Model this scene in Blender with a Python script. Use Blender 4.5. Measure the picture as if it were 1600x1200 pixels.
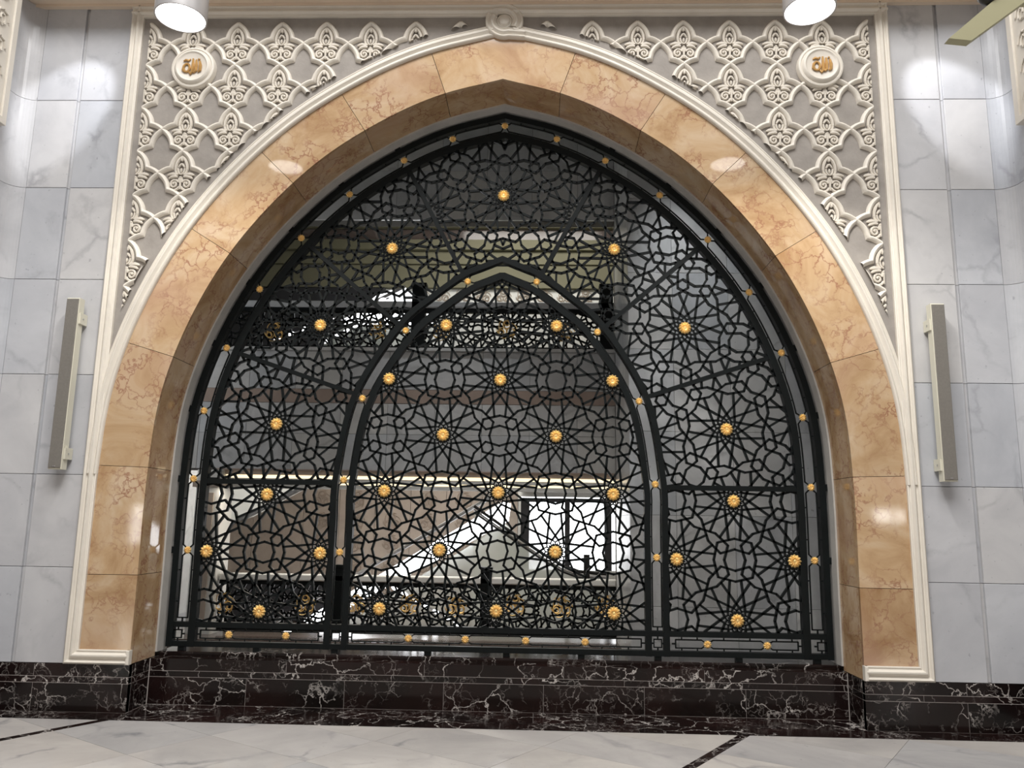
import bpy, bmesh, math, random
from mathutils import Vector, Matrix
random.seed(7)
S = bpy.context.scene
COL = S.collection
for o in list(bpy.data.objects):
    bpy.data.objects.remove(o)

# ------------------------------------------------------------------ camera
PITCH, YAW, ROLL = 0.173368, 0.0329744, 0.0157379
cp, sp, cy, sy = math.cos(PITCH), math.sin(PITCH), math.cos(YAW), math.sin(YAW)
fwd = Vector((-sy * cp, cy * cp, sp)); rgt = Vector((cy, sy, 0)); upv = rgt.cross(fwd)
r2 = rgt * math.cos(ROLL) + upv * math.sin(ROLL)
u2 = upv * math.cos(ROLL) - rgt * math.sin(ROLL)
cam_d = bpy.data.cameras.new('camera'); cam = bpy.data.objects.new('camera', cam_d); COL.objects.link(cam)
M = Matrix((r2, u2, -fwd)).transposed().to_4x4(); M.translation = Vector((0.363423, -7.0, 1.62))
cam.matrix_world = M
cam_d.sensor_fit = 'HORIZONTAL'; cam_d.sensor_width = 36.0; cam_d.lens = 36.0 * 1250 / 1600
cam_d.clip_start = 0.05; cam_d.clip_end = 200
S.camera = cam

# ------------------------------------------------------------------ world, lights, exposure
S.view_settings.view_transform = 'Standard'
try: S.view_settings.look = 'None'
except Exception: pass
S.view_settings.gamma = 1.0
S.view_settings.exposure = 0.0
W = bpy.data.worlds.new('world'); S.world = W; W.use_nodes = True
W.node_tree.nodes['Background'].inputs[0].default_value = (1.0, 0.97, 0.94, 1)
W.node_tree.nodes['Background'].inputs[1].default_value = 0.25

def aim(o, target):
    o.rotation_euler = (Vector(target) - o.location).to_track_quat('-Z', 'Y').to_euler()
def area(name, loc, target, sx, sy_, power, color=(1, 1, 1)):
    l = bpy.data.lights.new(name, 'AREA'); l.shape = 'RECTANGLE'; l.size = sx; l.size_y = sy_; l.energy = power; l.color = color
    o = bpy.data.objects.new(name, l); COL.objects.link(o); o.location = loc; aim(o, target); return o
def spot(name, loc, target, power, deg, blend, radius=0.08, color=(1, 1, 1)):
    l = bpy.data.lights.new(name, 'SPOT'); l.energy = power; l.spot_size = math.radians(deg); l.spot_blend = blend
    l.shadow_soft_size = radius; l.color = color
    o = bpy.data.objects.new(name, l); COL.objects.link(o); o.location = loc; aim(o, target); return o
area('hall_ceiling_fill', (0.0, -2.9, 9.3), (0.0, -2.2, 0.0), 8.0, 1.6, 195, (1.0, 0.975, 0.95))  # unseen broad area light added to stand in for the hall's luminaires
area('hall_far_fill', (0.0, -9.0, 14.8), (0.0, -1.0, 2.0), 9.0, 5.0, 1850, (1.0, 0.985, 0.97))  # second unseen area light, added as soft fill on the wall front
for s in (-1, 1):
    spot('pier_spot', (s * 3.15, -1.10, 6.70), (s * 4.20, 0.0, 5.52), 170, 27, 0.55, 0.03, (0.95, 0.96, 1.0))
area('stairwell_side_fill', (-5.6, 2.0, 3.6), (0.0, 2.2, 3.4), 1.0, 3.0, 28, (0.95, 0.97, 1.0))  # added side fill out of view, brightens fascia and pier flank
area('cornice_cove_light', (-1.2, 2.97, 2.02), (-1.2, 3.05, 0.0), 4.8, 0.08, 26, (1.0, 0.90, 0.76))
spot('stairwell_fill_spot', (1.6, 0.74, 6.6), (2.3, 1.62, 2.0), 340, 46, 1.0, 0.1, (0.94, 0.97, 1.0))  # added behind the arch wall to brighten the grey pier, no fixture
spot('stairwell_fill_spot', (-0.8, 0.74, 6.6), (-0.8, 3.1, 2.8), 130, 44, 1.0, 0.1, (0.94, 0.97, 1.0))  # same kind of added fill, turned on the mezzanine fascia
area('landing_light', (0.2, 4.7, 7.1), (0.2, 5.4, 4.0), 2.6, 1.6, 125, (1.0, 0.97, 0.90))
area('lower_hall_light', (-1.2, 4.9, 3.4), (-1.2, 5.4, 0.5), 4.0, 1.6, 70, (1.0, 0.94, 0.87))
area('rear_hall_light', (-2.5, 7.9, 6.9), (-2.5, 8.0, 1.0), 4.0, 1.2, 420, (1.0, 0.97, 0.94))

# ------------------------------------------------------------------ node materials
def new_mat(name):
    m = bpy.data.materials.new(name); m.use_nodes = True
    nt = m.node_tree; nt.nodes.clear()
    out = nt.nodes.new('ShaderNodeOutputMaterial'); b = nt.nodes.new('ShaderNodeBsdfPrincipled')
    nt.links.new(b.outputs[0], out.inputs[0])
    return m, nt, b
def coords(nt, spread=17.0):
    tc = nt.nodes.new('ShaderNodeTexCoord'); oi = nt.nodes.new('ShaderNodeObjectInfo')
    mul = nt.nodes.new('ShaderNodeVectorMath'); mul.operation = 'MULTIPLY_ADD'
    mul.inputs[1].default_value = (spread, spread * .7, spread * 1.3)
    nt.links.new(oi.outputs['Random'], mul.inputs[0]); nt.links.new(tc.outputs['Object'], mul.inputs[2])
    return mul.outputs[0], oi.outputs['Random']
def noise(nt, vec, scale, detail=6, rough=.55, dist=0.0):
    n = nt.nodes.new('ShaderNodeTexNoise'); n.inputs['Scale'].default_value = scale
    n.inputs['Detail'].default_value = detail; n.inputs['Roughness'].default_value = rough; n.inputs['Distortion'].default_value = dist
    nt.links.new(vec, n.inputs['Vector']); return n
def ramp(nt, fac, stops):
    r = nt.nodes.new('ShaderNodeValToRGB'); e = r.color_ramp.elements
    while len(e) < len(stops): e.new(0.5)
    for el, (p, c) in zip(e, stops):
        el.position = p; el.color = (*c, 1) if len(c) == 3 else c
    nt.links.new(fac, r.inputs[0]); return r.outputs[0]
def mix(nt, fac, a, b, mode='MIX'):
    n = nt.nodes.new('ShaderNodeMix'); n.data_type = 'RGBA'; n.blend_type = mode
    for sock, v in ((n.inputs[0], fac), (n.inputs[6], a), (n.inputs[7], b)):
        if isinstance(v, (int, float)): sock.default_value = v
        elif isinstance(v, tuple): sock.default_value = (*v, 1)
        else: nt.links.new(v, sock)
    return n.outputs[2]
def vadd(nt, a, b, k):
    n = nt.nodes.new('ShaderNodeVectorMath'); n.operation = 'MULTIPLY_ADD'
    nt.links.new(b, n.inputs[0]); n.inputs[1].default_value = (k, k, k); nt.links.new(a, n.inputs[2]); return n.outputs[0]
def edge_veins(nt, vec, scale, lo, hi, warp=.25, wscale=2.2):
    w = noise(nt, vec, wscale, 5, .6)
    v2 = vadd(nt, vec, w.outputs['Color'], warp)
    v = nt.nodes.new('ShaderNodeTexVoronoi'); v.feature = 'DISTANCE_TO_EDGE'; v.inputs['Scale'].default_value = scale
    nt.links.new(v2, v.inputs['Vector'])
    return ramp(nt, v.outputs['Distance'], [(lo, (1, 1, 1)), (hi, (0, 0, 0))])
def bump(nt, b, h, strength, dist=.01):
    n = nt.nodes.new('ShaderNodeBump'); n.inputs['Strength'].default_value = strength; n.inputs['Distance'].default_value = dist
    nt.links.new(h, n.inputs['Height']); nt.links.new(n.outputs[0], b.inputs['Normal'])

def marble(name, light, dark, vein, rough=.12, vscale=1.1, vstr=.45, nscale=1.6, spread=17.):
    m, nt, b = new_mat(name); v, rnd = coords(nt, spread)
    n1 = noise(nt, v, nscale, 8, .6, .6)
    base = ramp(nt, n1.outputs['Fac'], [(.32, dark), (.68, light)])
    ev = edge_veins(nt, v, vscale, 0.0, .035, .5, 1.6)
    n2 = noise(nt, v, 2.3, 4, .5)
    mask = ramp(nt, n2.outputs['Fac'], [(.45, (0, 0, 0)), (.7, (vstr, vstr, vstr))])
    mm = mix(nt, 1.0, ev, mask, 'MULTIPLY')
    base = mix(nt, mm, base, vein)
    n3 = noise(nt, v, 26, 3, .5)
    sp_ = ramp(nt, n3.outputs['Fac'], [(.69, (0, 0, 0)), (.76, (.45, .45, .45))])
    base = mix(nt, sp_, base, vein)
    tint = ramp(nt, rnd, [(0, (.88, .90, .93)), (.5, (.97, .97, .98)), (1, (1.05, 1.03, 1.0))])
    base = mix(nt, 1.0, base, tint, 'MULTIPLY')
    nt.links.new(base, b.inputs['Base Color']); b.inputs['Roughness'].default_value = rough
    return m
def plain(name, col, rough=.5, metal=0.0, nscale=0, namp=.12, bmp=0.0, bscale=40):
    m, nt, b = new_mat(name); v, rnd = coords(nt, 5.)
    n = noise(nt, v, nscale or 3.0, 5, .6)
    lo = tuple(c * (1 - namp) for c in col); hi = tuple(c * (1 + namp) for c in col)
    nt.links.new(ramp(nt, n.outputs['Fac'], [(.3, lo), (.7, hi)]), b.inputs['Base Color'])
    b.inputs['Roughness'].default_value = rough; b.inputs['Metallic'].default_value = metal
    if bmp:
        n2 = noise(nt, v, bscale, 4, .6); bump(nt, b, n2.outputs['Fac'], bmp, .004)
    return m
def glow(name, col, strength):
    m, nt, b = new_mat(name); v, rnd = coords(nt, 5.)
    n = noise(nt, v, 2.0, 2, .5)
    nt.links.new(ramp(nt, n.outputs['Fac'], [(0, tuple(c * .96 for c in col)), (1, col)]), b.inputs['Emission Color'])
    b.inputs['Emission Strength'].default_value = strength; b.inputs['Base Color'].default_value = (*col, 1)
    return m

MAT = {}
MAT['marble'] = marble('grey_white_marble', (.545, .55, .565), (.44, .445, .465), (.20, .20, .22), .14)
MAT['marble_grey'] = marble('grey_marble_of_stairwell', (.70, .71, .71), (.54, .55, .55), (.14, .14, .14), .22, nscale=2.2)
MAT['floor'] = marble('pale_floor_marble', (.56, .535, .51), (.40, .385, .375), (.24, .24, .25), .15, .9, .85, 1.0)
MAT['sill'] = marble('brown_sill_marble', (.16, .125, .11), (.08, .06, .055), (.4, .36, .33), .15)
# orange marble
m, nt, b = new_mat('orange_marble'); v, rnd = coords(nt)
n1 = noise(nt, v, 1.7, 9, .62, .9)
base = ramp(nt, n1.outputs['Fac'], [(.30, (.34, .20, .10)), (.48, (.49, .34, .20)), (.68, (.59, .465, .335))])
ev = edge_veins(nt, v, 5.5, 0.0, .07, .60, 3.2)
n2 = noise(nt, v, 2.6, 5, .6); mk = ramp(nt, n2.outputs['Fac'], [(.40, (0, 0, 0)), (.60, (.95, .95, .95))])
base = mix(nt, mix(nt, 1.0, ev, mk, 'MULTIPLY'), base, (.29, .135, .085))
n3 = noise(nt, v, .8, 3, .5); base = mix(nt, ramp(nt, n3.outputs['Fac'], [(.52, (0, 0, 0)), (.7, (.55, .55, .55))]), base, (.50, .33, .25))
base = mix(nt, 1.0, base, ramp(nt, rnd, [(0, (.93, .92, .90)), (1, (1.05, 1.03, 1.0))]), 'MULTIPLY')
nt.links.new(base, b.inputs['Base Color']); b.inputs['Roughness'].default_value = .065; MAT['orange'] = m
# black veined marble
m, nt, b = new_mat('black_red_marble'); v, rnd = coords(nt)
n1 = noise(nt, v, 1.3, 5, .6)
base = ramp(nt, n1.outputs['Fac'], [(.35, (.004, .003, .003)), (.7, (.016, .007, .0065))])
ev = edge_veins(nt, v, 3.6, 0.0, .022, .45, 3.0)
n2 = noise(nt, v, 1.5, 4, .6); mk = ramp(nt, n2.outputs['Fac'], [(.43, (0, 0, 0)), (.57, (1, 1, 1))])
ev2 = edge_veins(nt, v, 10., 0.0, .05, .35, 5.0)
n3 = noise(nt, v, 2.2, 4, .6, 1.0); mk2 = ramp(nt, n3.outputs['Fac'], [(.50, (0, 0, 0)), (.64, (.6, .6, .6))])
f1 = mix(nt, 1.0, ev, mk, 'MULTIPLY'); f2 = mix(nt, 1.0, ev2, mk2, 'MULTIPLY')
base = mix(nt, f1, base, (.58, .54, .51)); base = mix(nt, f2, base, (.42, .38, .36))
nt.links.new(base, b.inputs['Base Color']); b.inputs['Roughness'].default_value = .13; b.inputs['Specular IOR Level'].default_value = .32; MAT['black'] = m
MAT['grout'] = plain('pale_grout', (.46, .42, .40), .8)
MAT['joint'] = plain('dark_joint', (.10, .095, .09), .9)
MAT['stucco'] = plain('white_stucco', (.70, .655, .58), .55, 0, 4, .05, .15, 60)
MAT['ground'] = plain('grey_stucco_ground', (.30, .275, .25), .8, 0, 5, .14, .6, 30)
MAT['relief'] = plain('relief_stucco', (.66, .61, .53), .6, 0, 6, .06)
MAT['cream'] = plain('cream_plaster', (.72, .60, .48), .7, 0, 2, .06)
MAT['iron'] = plain('black_green_iron', (.0055, .0075, .008), .42, 0.0, 8, .2); MAT['iron'].node_tree.nodes['Principled BSDF'].inputs['Specular IOR Level'].default_value = .16
MAT['gold'] = plain('gold_leaf', (.94, .66, .27), .34, .55, 30, .10)
MAT['goldtext'] = plain('old_gold', (.50, .29, .10), .4, .5, 30, .2)
MAT['greyrim'] = plain('grey_plaster_rim', (.48, .465, .44), .6, 0, 5, .1, .2)
MAT['spkgrille'] = plain('speaker_cloth', (.17, .158, .14), .75, 0, 60, .08)
MAT['spkcase'] = plain('ivory_metal_case', (.62, .60, .50), .45, 0, 3, .03)
MAT['lampbody'] = plain('satin_white_metal', (.42, .41, .41), .4, .2, 3, .04)
MAT['lamplight'] = glow('lamp_diffuser', (1.0, .985, .96), 9.0)
MAT['olive'] = plain('olive_plaster', (.19, .18, .115), .7, 0, 2, .08)
MAT['stone'] = plain('beige_stone', (.42, .35, .29), .5, 0, 3, .12)
MAT['carve'] = plain('carved_beige_stone', (.36, .29, .23), .6, 0, 6, .1)
MAT['whitewall'] = plain('white_plaster', (.75, .75, .72), .6, 0, 3, .03)
MAT['pink'] = plain('pinkish_brown', (.40, .31, .26), .3, 0, 3, .1)
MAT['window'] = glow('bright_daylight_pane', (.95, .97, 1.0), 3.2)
MAT['rearwindow'] = glow('lit_rear_window', (1.0, .97, .92), 16.0)
MAT['led'] = glow('led_light', (.96, .97, 1.0), 5.0)
MAT['ledwarm'] = glow('warm_cove_light', (1.0, .86, .60), 1.25)
MAT['darkmetal'] = plain('dark_grey_metal', (.05, .05, .055), .4, .3)
MAT['steel'] = plain('brushed_steel', (.45, .45, .46), .3, .8, 20, .08)
MAT['rubber'] = plain('black_rubber', (.008, .008, .009), .45)
MAT['green'] = plain('pale_olive_paint', (.36, .34, .21), .6, 0, 2, .04)
m, nt, b = new_mat('balustrade_glass'); v, rnd = coords(nt)
n = noise(nt, v, 1.5, 2, .5); nt.links.new(ramp(nt, n.outputs['Fac'], [(.3, (.80, .86, .82)), (.7, (.88, .92, .89))]), b.inputs['Base Color'])
b.inputs['Roughness'].default_value = .12; b.inputs['Alpha'].default_value = .38; MAT['glass'] = m

# ------------------------------------------------------------------ mesh builder and object helpers
class MB:
    def __init__(s): s.v = []; s.f = []
    def add(s, vs, fs):
        o = len(s.v); s.v += [tuple(p) for p in vs]; s.f += [tuple(i + o for i in f) for f in fs]
    def box(s, x0, x1, y0, y1, z0, z1):
        s.add([(x0, y0, z0), (x1, y0, z0), (x1, y1, z0), (x0, y1, z0), (x0, y0, z1), (x1, y0, z1), (x1, y1, z1), (x0, y1, z1)],
              [(3, 2, 1, 0), (4, 5, 6, 7), (0, 1, 5, 4), (1, 2, 6, 5), (2, 3, 7, 6), (3, 0, 4, 7)])
        return s
    def bevbox(s, x0, x1, y0, y1, z0, z1, e=.006):
        # box with its four front (y0) edges chamfered
        A = [(x0, y1, z0), (x1, y1, z0), (x1, y1, z1), (x0, y1, z1)]
        B = [(x0, y0 + e, z0), (x1, y0 + e, z0), (x1, y0 + e, z1), (x0, y0 + e, z1)]
        C = [(x0 + e, y0, z0 + e), (x1 - e, y0, z0 + e), (x1 - e, y0, z1 - e), (x0 + e, y0, z1 - e)]
        f = [(3, 2, 1, 0), (8, 9, 10, 11)]
        for i in range(4):
            j = (i + 1) % 4
            f += [(i, j, 4 + j, 4 + i), (4 + i, 4 + j, 8 + j, 8 + i)]
        s.add(A + B + C, f); return s
    def bar(s, p, q, w, y0, y1, ext=0.0):
        # flat bar in the XZ plane from p to q
        dx, dz = q[0] - p[0], q[1] - p[1]; L = math.hypot(dx, dz)
        if L < 1e-6: return s
        ux, uz = dx / L, dz / L; nx, nz = -uz * w / 2, ux * w / 2
        p = (p[0] - ux * ext, p[1] - uz * ext); q = (q[0] + ux * ext, q[1] + uz * ext)
        c = [(p[0] + nx, p[1] + nz), (p[0] - nx, p[1] - nz), (q[0] - nx, q[1] - nz), (q[0] + nx, q[1] + nz)]
        s.add([(x, y0, z) for x, z in c] + [(x, y1, z) for x, z in c],
              [(0, 1, 2, 3), (7, 6, 5, 4), (0, 4, 5, 1), (1, 5, 6, 2), (2, 6, 7, 3), (3, 7, 4, 0)])
        return s
    def prism(s, poly, y0, y1):
        n = len(poly)
        s.add([(x, y0, z) for x, z in poly] + [(x, y1, z) for x, z in poly],
              [tuple(range(n)), tuple(range(2 * n - 1, n - 1, -1))] + [(i, n + i, n + (i + 1) % n, (i + 1) % n) for i in range(n)])
        return s
    def prism_z(s, poly, z0, z1):
        n = len(poly)
        s.add([(x, y, z0) for x, y in poly] + [(x, y, z1) for x, y in poly],
              [tuple(range(n - 1, -1, -1)), tuple(range(n, 2 * n))] + [(i, (i + 1) % n, n + (i + 1) % n, n + i) for i in range(n)])
        return s
    def band(s, A, B, y0, y1):
        # closed strip between two XZ polylines of equal length, extruded y0..y1
        n = len(A); vs = []
        for a, b_ in zip(A, B):
            vs += [(a[0], y0, a[1]), (b_[0], y0, b_[1]), (b_[0], y1, b_[1]), (a[0], y1, a[1])]
        fs = [(0, 1, 2, 3), tuple(4 * (n - 1) + k for k in (3, 2, 1, 0))]
        for i in range(n - 1):
            o, p = 4 * i, 4 * i + 4
            for k in range(4):
                j = (k + 1) % 4; fs.append((o + k, p + k, p + j, o + j))
        s.add(vs, fs); return s
    def sweep2d(s, path, prof, closed=False):
        # moulding: prof = [(u, y)] with u across the path (left of travel positive), path in XZ
        n = len(path); ring = len(prof); vs = []
        for i, (x, z) in enumerate(path):
            a = path[i - 1] if (i or closed) else path[i]; b_ = path[(i + 1) % n] if (i < n - 1 or closed) else path[i]
            if i and not closed or closed:
                pass
            t0 = Vector((x - a[0], z - a[1])); t1 = Vector((b_[0] - x, b_[1] - z))
            t0 = t0.normalized() if t0.length > 1e-9 else t1.normalized(); t1 = t1.normalized() if t1.length > 1e-9 else t0
            t = (t0 + t1).normalized(); k = 1 / max(.35, t.dot(t1)); nx, nz = -t.y * k, t.x * k
            for u, y in prof: vs.append((x + nx * u, y, z + nz * u))
        fs = []
        m_ = n if closed else n - 1
        for i in range(m_):
            o, p = i * ring, ((i + 1) % n) * ring
            for k in range(ring - 1): fs.append((o + k, p + k, p + k + 1, o + k + 1))
        if not closed: fs += [tuple(range(ring)), tuple(range(n * ring - 1, (n - 1) * ring - 1, -1))]
        s.add(vs, fs); return s
    def tube(s, path, r, n=6, flat=1.0):
        # round tube along a 3D path, radius number or list, flattened in Y by `flat`
        P = [Vector(p) for p in path]; m_ = len(P); R = r if isinstance(r, (list, tuple)) else [r] * m_
        vs = []
        for i, p in enumerate(P):
            t = (P[min(i + 1, m_ - 1)] - P[max(i - 1, 0)]).normalized()
            ref = Vector((0, 1, 0)) if abs(t.y) < .9 else Vector((1, 0, 0))
            a = t.cross(ref).normalized(); b_ = a.cross(t).normalized()
            for k in range(n):
                g = 2 * math.pi * k / n; d = a * math.cos(g) * R[i] + b_ * math.sin(g) * R[i]
                d.y *= flat; vs.append(p + d)
        fs = [tuple(range(n - 1, -1, -1)), tuple(range((m_ - 1) * n, m_ * n))]
        for i in range(m_ - 1):
            for k in range(n):
                j = (k + 1) % n; fs.append((i * n + k, i * n + j, (i + 1) * n + j, (i + 1) * n + k))
        s.add(vs, fs); return s
    def lathe(s, prof, c, axis='Y', n=32):
        # prof = [(r, h)], axis Y: h along -Y (towards the viewer); axis Z: h along Z
        vs = []; fs = []
        for r, h in prof:
            for k in range(n):
                g = 2 * math.pi * k / n; x, y = r * math.cos(g), r * math.sin(g)
                vs.append((c[0] + x, c[1] - h, c[2] + y) if axis == 'Y' else (c[0] + x, c[1] + y, c[2] + h))
        for i in range(len(prof) - 1):
            for k in range(n):
                j = (k + 1) % n; fs.append((i * n + k, i * n + j, (i + 1) * n + j, (i + 1) * n + k))
        fs += [tuple(range(n - 1, -1, -1)), tuple(range((len(prof) - 1) * n, len(prof) * n))]
        s.add(vs, fs); return s
    def ball(s, c, rx, ry, rz, n=8, m_=5):
        vs = [(c[0], c[1], c[2] + rz)]; fs = []
        for i in range(1, m_):
            a = math.pi * i / m_
            for k in range(n):
                g = 2 * math.pi * k / n
                vs.append((c[0] + rx * math.sin(a) * math.cos(g), c[1] + ry * math.sin(a) * math.sin(g), c[2] + rz * math.cos(a)))
        vs.append((c[0], c[1], c[2] - rz)); L = len(vs) - 1
        for k in range(n):
            j = (k + 1) % n; fs.append((0, 1 + k, 1 + j)); fs.append((L, 1 + (m_ - 2) * n + j, 1 + (m_ - 2) * n + k))
            for i in range(m_ - 2):
                o = 1 + i * n; fs.append((o + k, o + n + k, o + n + j, o + j))
        s.add(vs, fs); return s
    def mesh(s, name, mat, smooth=False):
        me = bpy.data.meshes.new(name); me.from_pydata(s.v, [], s.f)
        bm = bmesh.new(); bm.from_mesh(me); bmesh.ops.recalc_face_normals(bm, faces=bm.faces); bm.to_mesh(me); bm.free()
        me.materials.append(MAT[mat])
        if smooth:
            for p in me.polygons: p.use_smooth = True
            try: me.set_sharp_from_angle(angle=math.radians(40))
            except Exception: pass
        return me
def link(name, me, parent=None):
    o = bpy.data.objects.new(name, me); COL.objects.link(o)
    if parent: o.parent = parent
    return o
def part(name, mb, mat, parent=None, smooth=False): return link(name, mb.mesh(name, mat, smooth), parent)
def tag(o, label, cat, group=None):
    o['label'] = label; o['category'] = cat
    if group: o['group'] = group
    return o
def struct(name, mb, mat, smooth=False):
    o = part(name, mb, mat, None, smooth); o['kind'] = 'structure'; return o
def empty(name, loc=(0, 0, 0)):
    o = bpy.data.objects.new(name, None); COL.objects.link(o); o.location = loc; o.empty_display_size = .1; return o

# ------------------------------------------------------------------ arch curves
class Curve:
    """right half of a pointed arch, bottom to apex, as dense points with outward normals"""
    def __init__(s, x0, zb, pts, n=14):
        P = [(x0, zb - .4), (x0, zb), (x0, (zb + pts[0][1]) / 2)] + pts
        Q = P + [(2 * P[-1][0] - P[-2][0], 2 * P[-1][1] - P[-2][1])]
        s.p = []
        for i in range(1, len(P) - 1):
            a, b_, c, d = Q[i - 1], Q[i], Q[i + 1], Q[i + 2]
            for k in range(n):
                t = k / n
                s.p.append(tuple(.5 * ((2 * b_[j]) + (c[j] - a[j]) * t + (2 * a[j] - 5 * b_[j] + 4 * c[j] - d[j]) * t * t + (3 * b_[j] - a[j] - 3 * c[j] + d[j]) * t ** 3) for j in (0, 1)))
        s.p.append(P[-1]); s.n = []
        m_ = len(s.p)
        for i in range(m_):
            a, b_ = s.p[max(i - 1, 0)], s.p[min(i + 1, m_ - 1)]
            dx, dz = b_[0] - a[0], b_[1] - a[1]; L = math.hypot(dx, dz); s.n.append((dz / L, -dx / L))
    def half(s, d, zmin=None, i0=0, i1=None):
        pts = [(p[0] + d * n[0], p[1] + d * n[1]) for p, n in zip(s.p, s.n)]
        last = i1 is None
        pts = pts[i0:(len(pts) if last else i1 + 1)]
        if zmin is not None:
            while len(pts) > 2 and pts[1][1] < zmin: pts.pop(0)
            pts[0] = (pts[0][0], zmin)
        if last:
            pts = [p for p in pts if p[0] > 1e-4]
            a, b_ = pts[-2], pts[-1]; t = -b_[0] / (b_[0] - a[0]); pts.append((0.0, b_[1] + t * (b_[1] - a[1])))
        return pts
    def same(s, d0, d1, zmin=None):
        # two half offsets resampled to equal length
        return resample(s.half(d0, zmin), 90), resample(s.half(d1, zmin), 90)
    def at_z(s, d, z):
        pts = s.half(d)
        for i in range(len(pts) - 1):
            if pts[i + 1][1] >= z: return i
        return len(pts) - 1
def resample(pts, n):
    L = [0]
    for a, b_ in zip(pts, pts[1:]): L.append(L[-1] + math.hypot(b_[0] - a[0], b_[1] - a[1]))
    out = []; j = 0
    for k in range(n):
        t = L[-1] * k / (n - 1)
        while j < len(L) - 2 and L[j + 1] < t: j += 1
        u = (t - L[j]) / max(1e-9, L[j + 1] - L[j]); a, b_ = pts[j], pts[j + 1]
        out.append((a[0] + (b_[0] - a[0]) * u, a[1] + (b_[1] - a[1]) * u))
    return out
def full(half): return half + [(-x, z) for x, z in reversed(half[:-1])]
B = Curve(2.915, .20, [(2.915, 1.95), (2.868, 2.655), (2.695, 3.28), (2.41, 3.88), (2.025, 4.415), (1.56, 4.88), (1.02, 5.247), (.53, 5.48), (0, 5.625)])
A = Curve(1.474, .20, [(1.474, 1.60), (1.468, 2.03), (1.330, 2.794), (.935, 3.47), (.62, 3.762), (.34, 3.972), (.17, 4.046), (0, 4.118)])
mir = lambda pts: [(-x, z) for x, z in pts]

# ------------------------------------------------------------------ floor
fl = struct('floor', MB().box(-14, 14, -16, .36, -.2, -.012), 'joint')
ua = math.radians(56.5); U = (math.cos(ua), math.sin(ua)); V = (math.sin(ua), -math.cos(ua))
def clip_poly(poly, a, b_, c):   # keep a*x+b*y<=c
    out = []
    for i in range(len(poly)):
        p, q = poly[i], poly[(i + 1) % len(poly)]; fp = a * p[0] + b_ * p[1] - c; fq = a * q[0] + b_ * q[1] - c
        if fp <= 0: out.append(p)
        if (fp < 0 < fq) or (fq < 0 < fp):
            t = fp / (fp - fq); out.append((p[0] + (q[0] - p[0]) * t, p[1] + (q[1] - p[1]) * t))
    return out
def uv(s_, t_): return (V[0] * s_ + U[0] * t_, V[1] * s_ + U[1] * t_)
XL, YF, YB = 4.9, -.225, -6.0
lines = [-2.49 + 1.075 * k for k in range(-5, 10)]
for i, s0 in enumerate(lines[:-1]):
    s1 = lines[i + 1]; black0 = (i - 5) % 4 == 0; black1 = (i - 4) % 4 == 0
    a0 = s0 + (.040 if black0 else .0015); a1 = s1 - (.040 if black1 else .0015)
    for j in range(-9, 9):
        t0 = -2.33 + .66 * j
        poly = [uv(a0, t0 + .0015), uv(a1, t0 + .0015), uv(a1, t0 + .6585), uv(a0, t0 + .6585)]
        for a, b_, c in ((1, 0, XL), (-1, 0, XL), (0, 1, YF - .002), (0, -1, -YB)): poly = clip_poly(poly, a, b_, c) if poly else poly
        if len(poly) > 2: part('tile', MB().prism_z(poly, -.012, 0), 'floor', fl)
    if black0:
        poly = [uv(s0 - .038, -9), uv(s0 + .038, -9), uv(s0 + .038, 9), uv(s0 - .038, 9)]
        for a, b_, c in ((1, 0, XL), (-1, 0, XL), (0, 1, YF - .002), (0, -1, -YB)): poly = clip_poly(poly, a, b_, c) if poly else poly
        if len(poly) > 2: part('inlay_strip', MB().prism_z(poly, -.012, .0002), 'black', fl)
# outer floor beyond the tiles
part('paving', MB().box(-13.9, 13.9, -15.9, YB - .002, -.012, 0), 'floor', fl)
for s in (-1, 1): part('paving', MB().box(min(s * 4.902, s * 13.9), max(s * 4.902, s * 13.9), YB, .3, -.012, 0), 'floor', fl)

# black border on the floor
t3 = struct('trim_1', MB().box(-4.9, 4.9, YF, .36, -.15, -.001), 'grout')
xs = [-4.9, -3.55, -2.2, -1.05, .08, 1.2, 2.3, 3.45, 4.9]
for x0, x1 in zip(xs, xs[1:]): part('border_slab', MB().box(x0 + .001, x1 - .001, YF, -.002, -.01, .004), 'black', t3)
xs = [-3.07, -1.9, -.75, .35, 1.5, 2.4, 3.07]
for x0, x1 in zip(xs, xs[1:]): part('border_slab', MB().box(x0 + .001, x1 - .001, .0, .355, -.01, .004), 'black', t3)

# ------------------------------------------------------------------ black plinth
bb = struct('baseboard_front', MB().box(-3.08, 3.08, .3615, .60, 0, .385).box(-4.62, -3.076, .0015, .6, 0, .385).box(3.076, 4.62, .0015, .6, 0, .385), 'grout')
courses = [(0.005, .2345), (.2380, .2870), (.2905, .392)]
for ci, (z0, z1) in enumerate(courses):
    w = (.82, 1.1, .95)[ci]; n = 7 if ci == 0 else (6 if ci == 1 else 5)
    yb = .50 if ci == 2 else .42
    dx = 6.14 / n
    for k in range(n):
        sh = (.12 if ci == 1 else 0)
        a = -3.07 + dx * k + (sh if k else 0); b_ = -3.07 + dx * (k + 1) + (sh if k < n - 1 else 0)
        part('block', MB().bevbox(a + .001, b_ - .001, .36, yb, z0, z1, .001), 'black', bb)
    for s in (-1, 1):
        edges = [3.075, 3.9, 4.62] if ci != 1 else [3.075, 3.55, 4.62]
        for a, b_ in zip(edges, edges[1:]):
            x0, x1 = sorted((s * a, s * b_))
            part('block', MB().bevbox(x0 + .001, x1 - .001, 0, .05, z0, z1, .001), 'black', bb)
        x0, x1 = sorted((s * 3.0745, s * 3.11))
        part('block', MB().box(x0, x1, .052, .358, z0, z1), 'black', bb)

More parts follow.
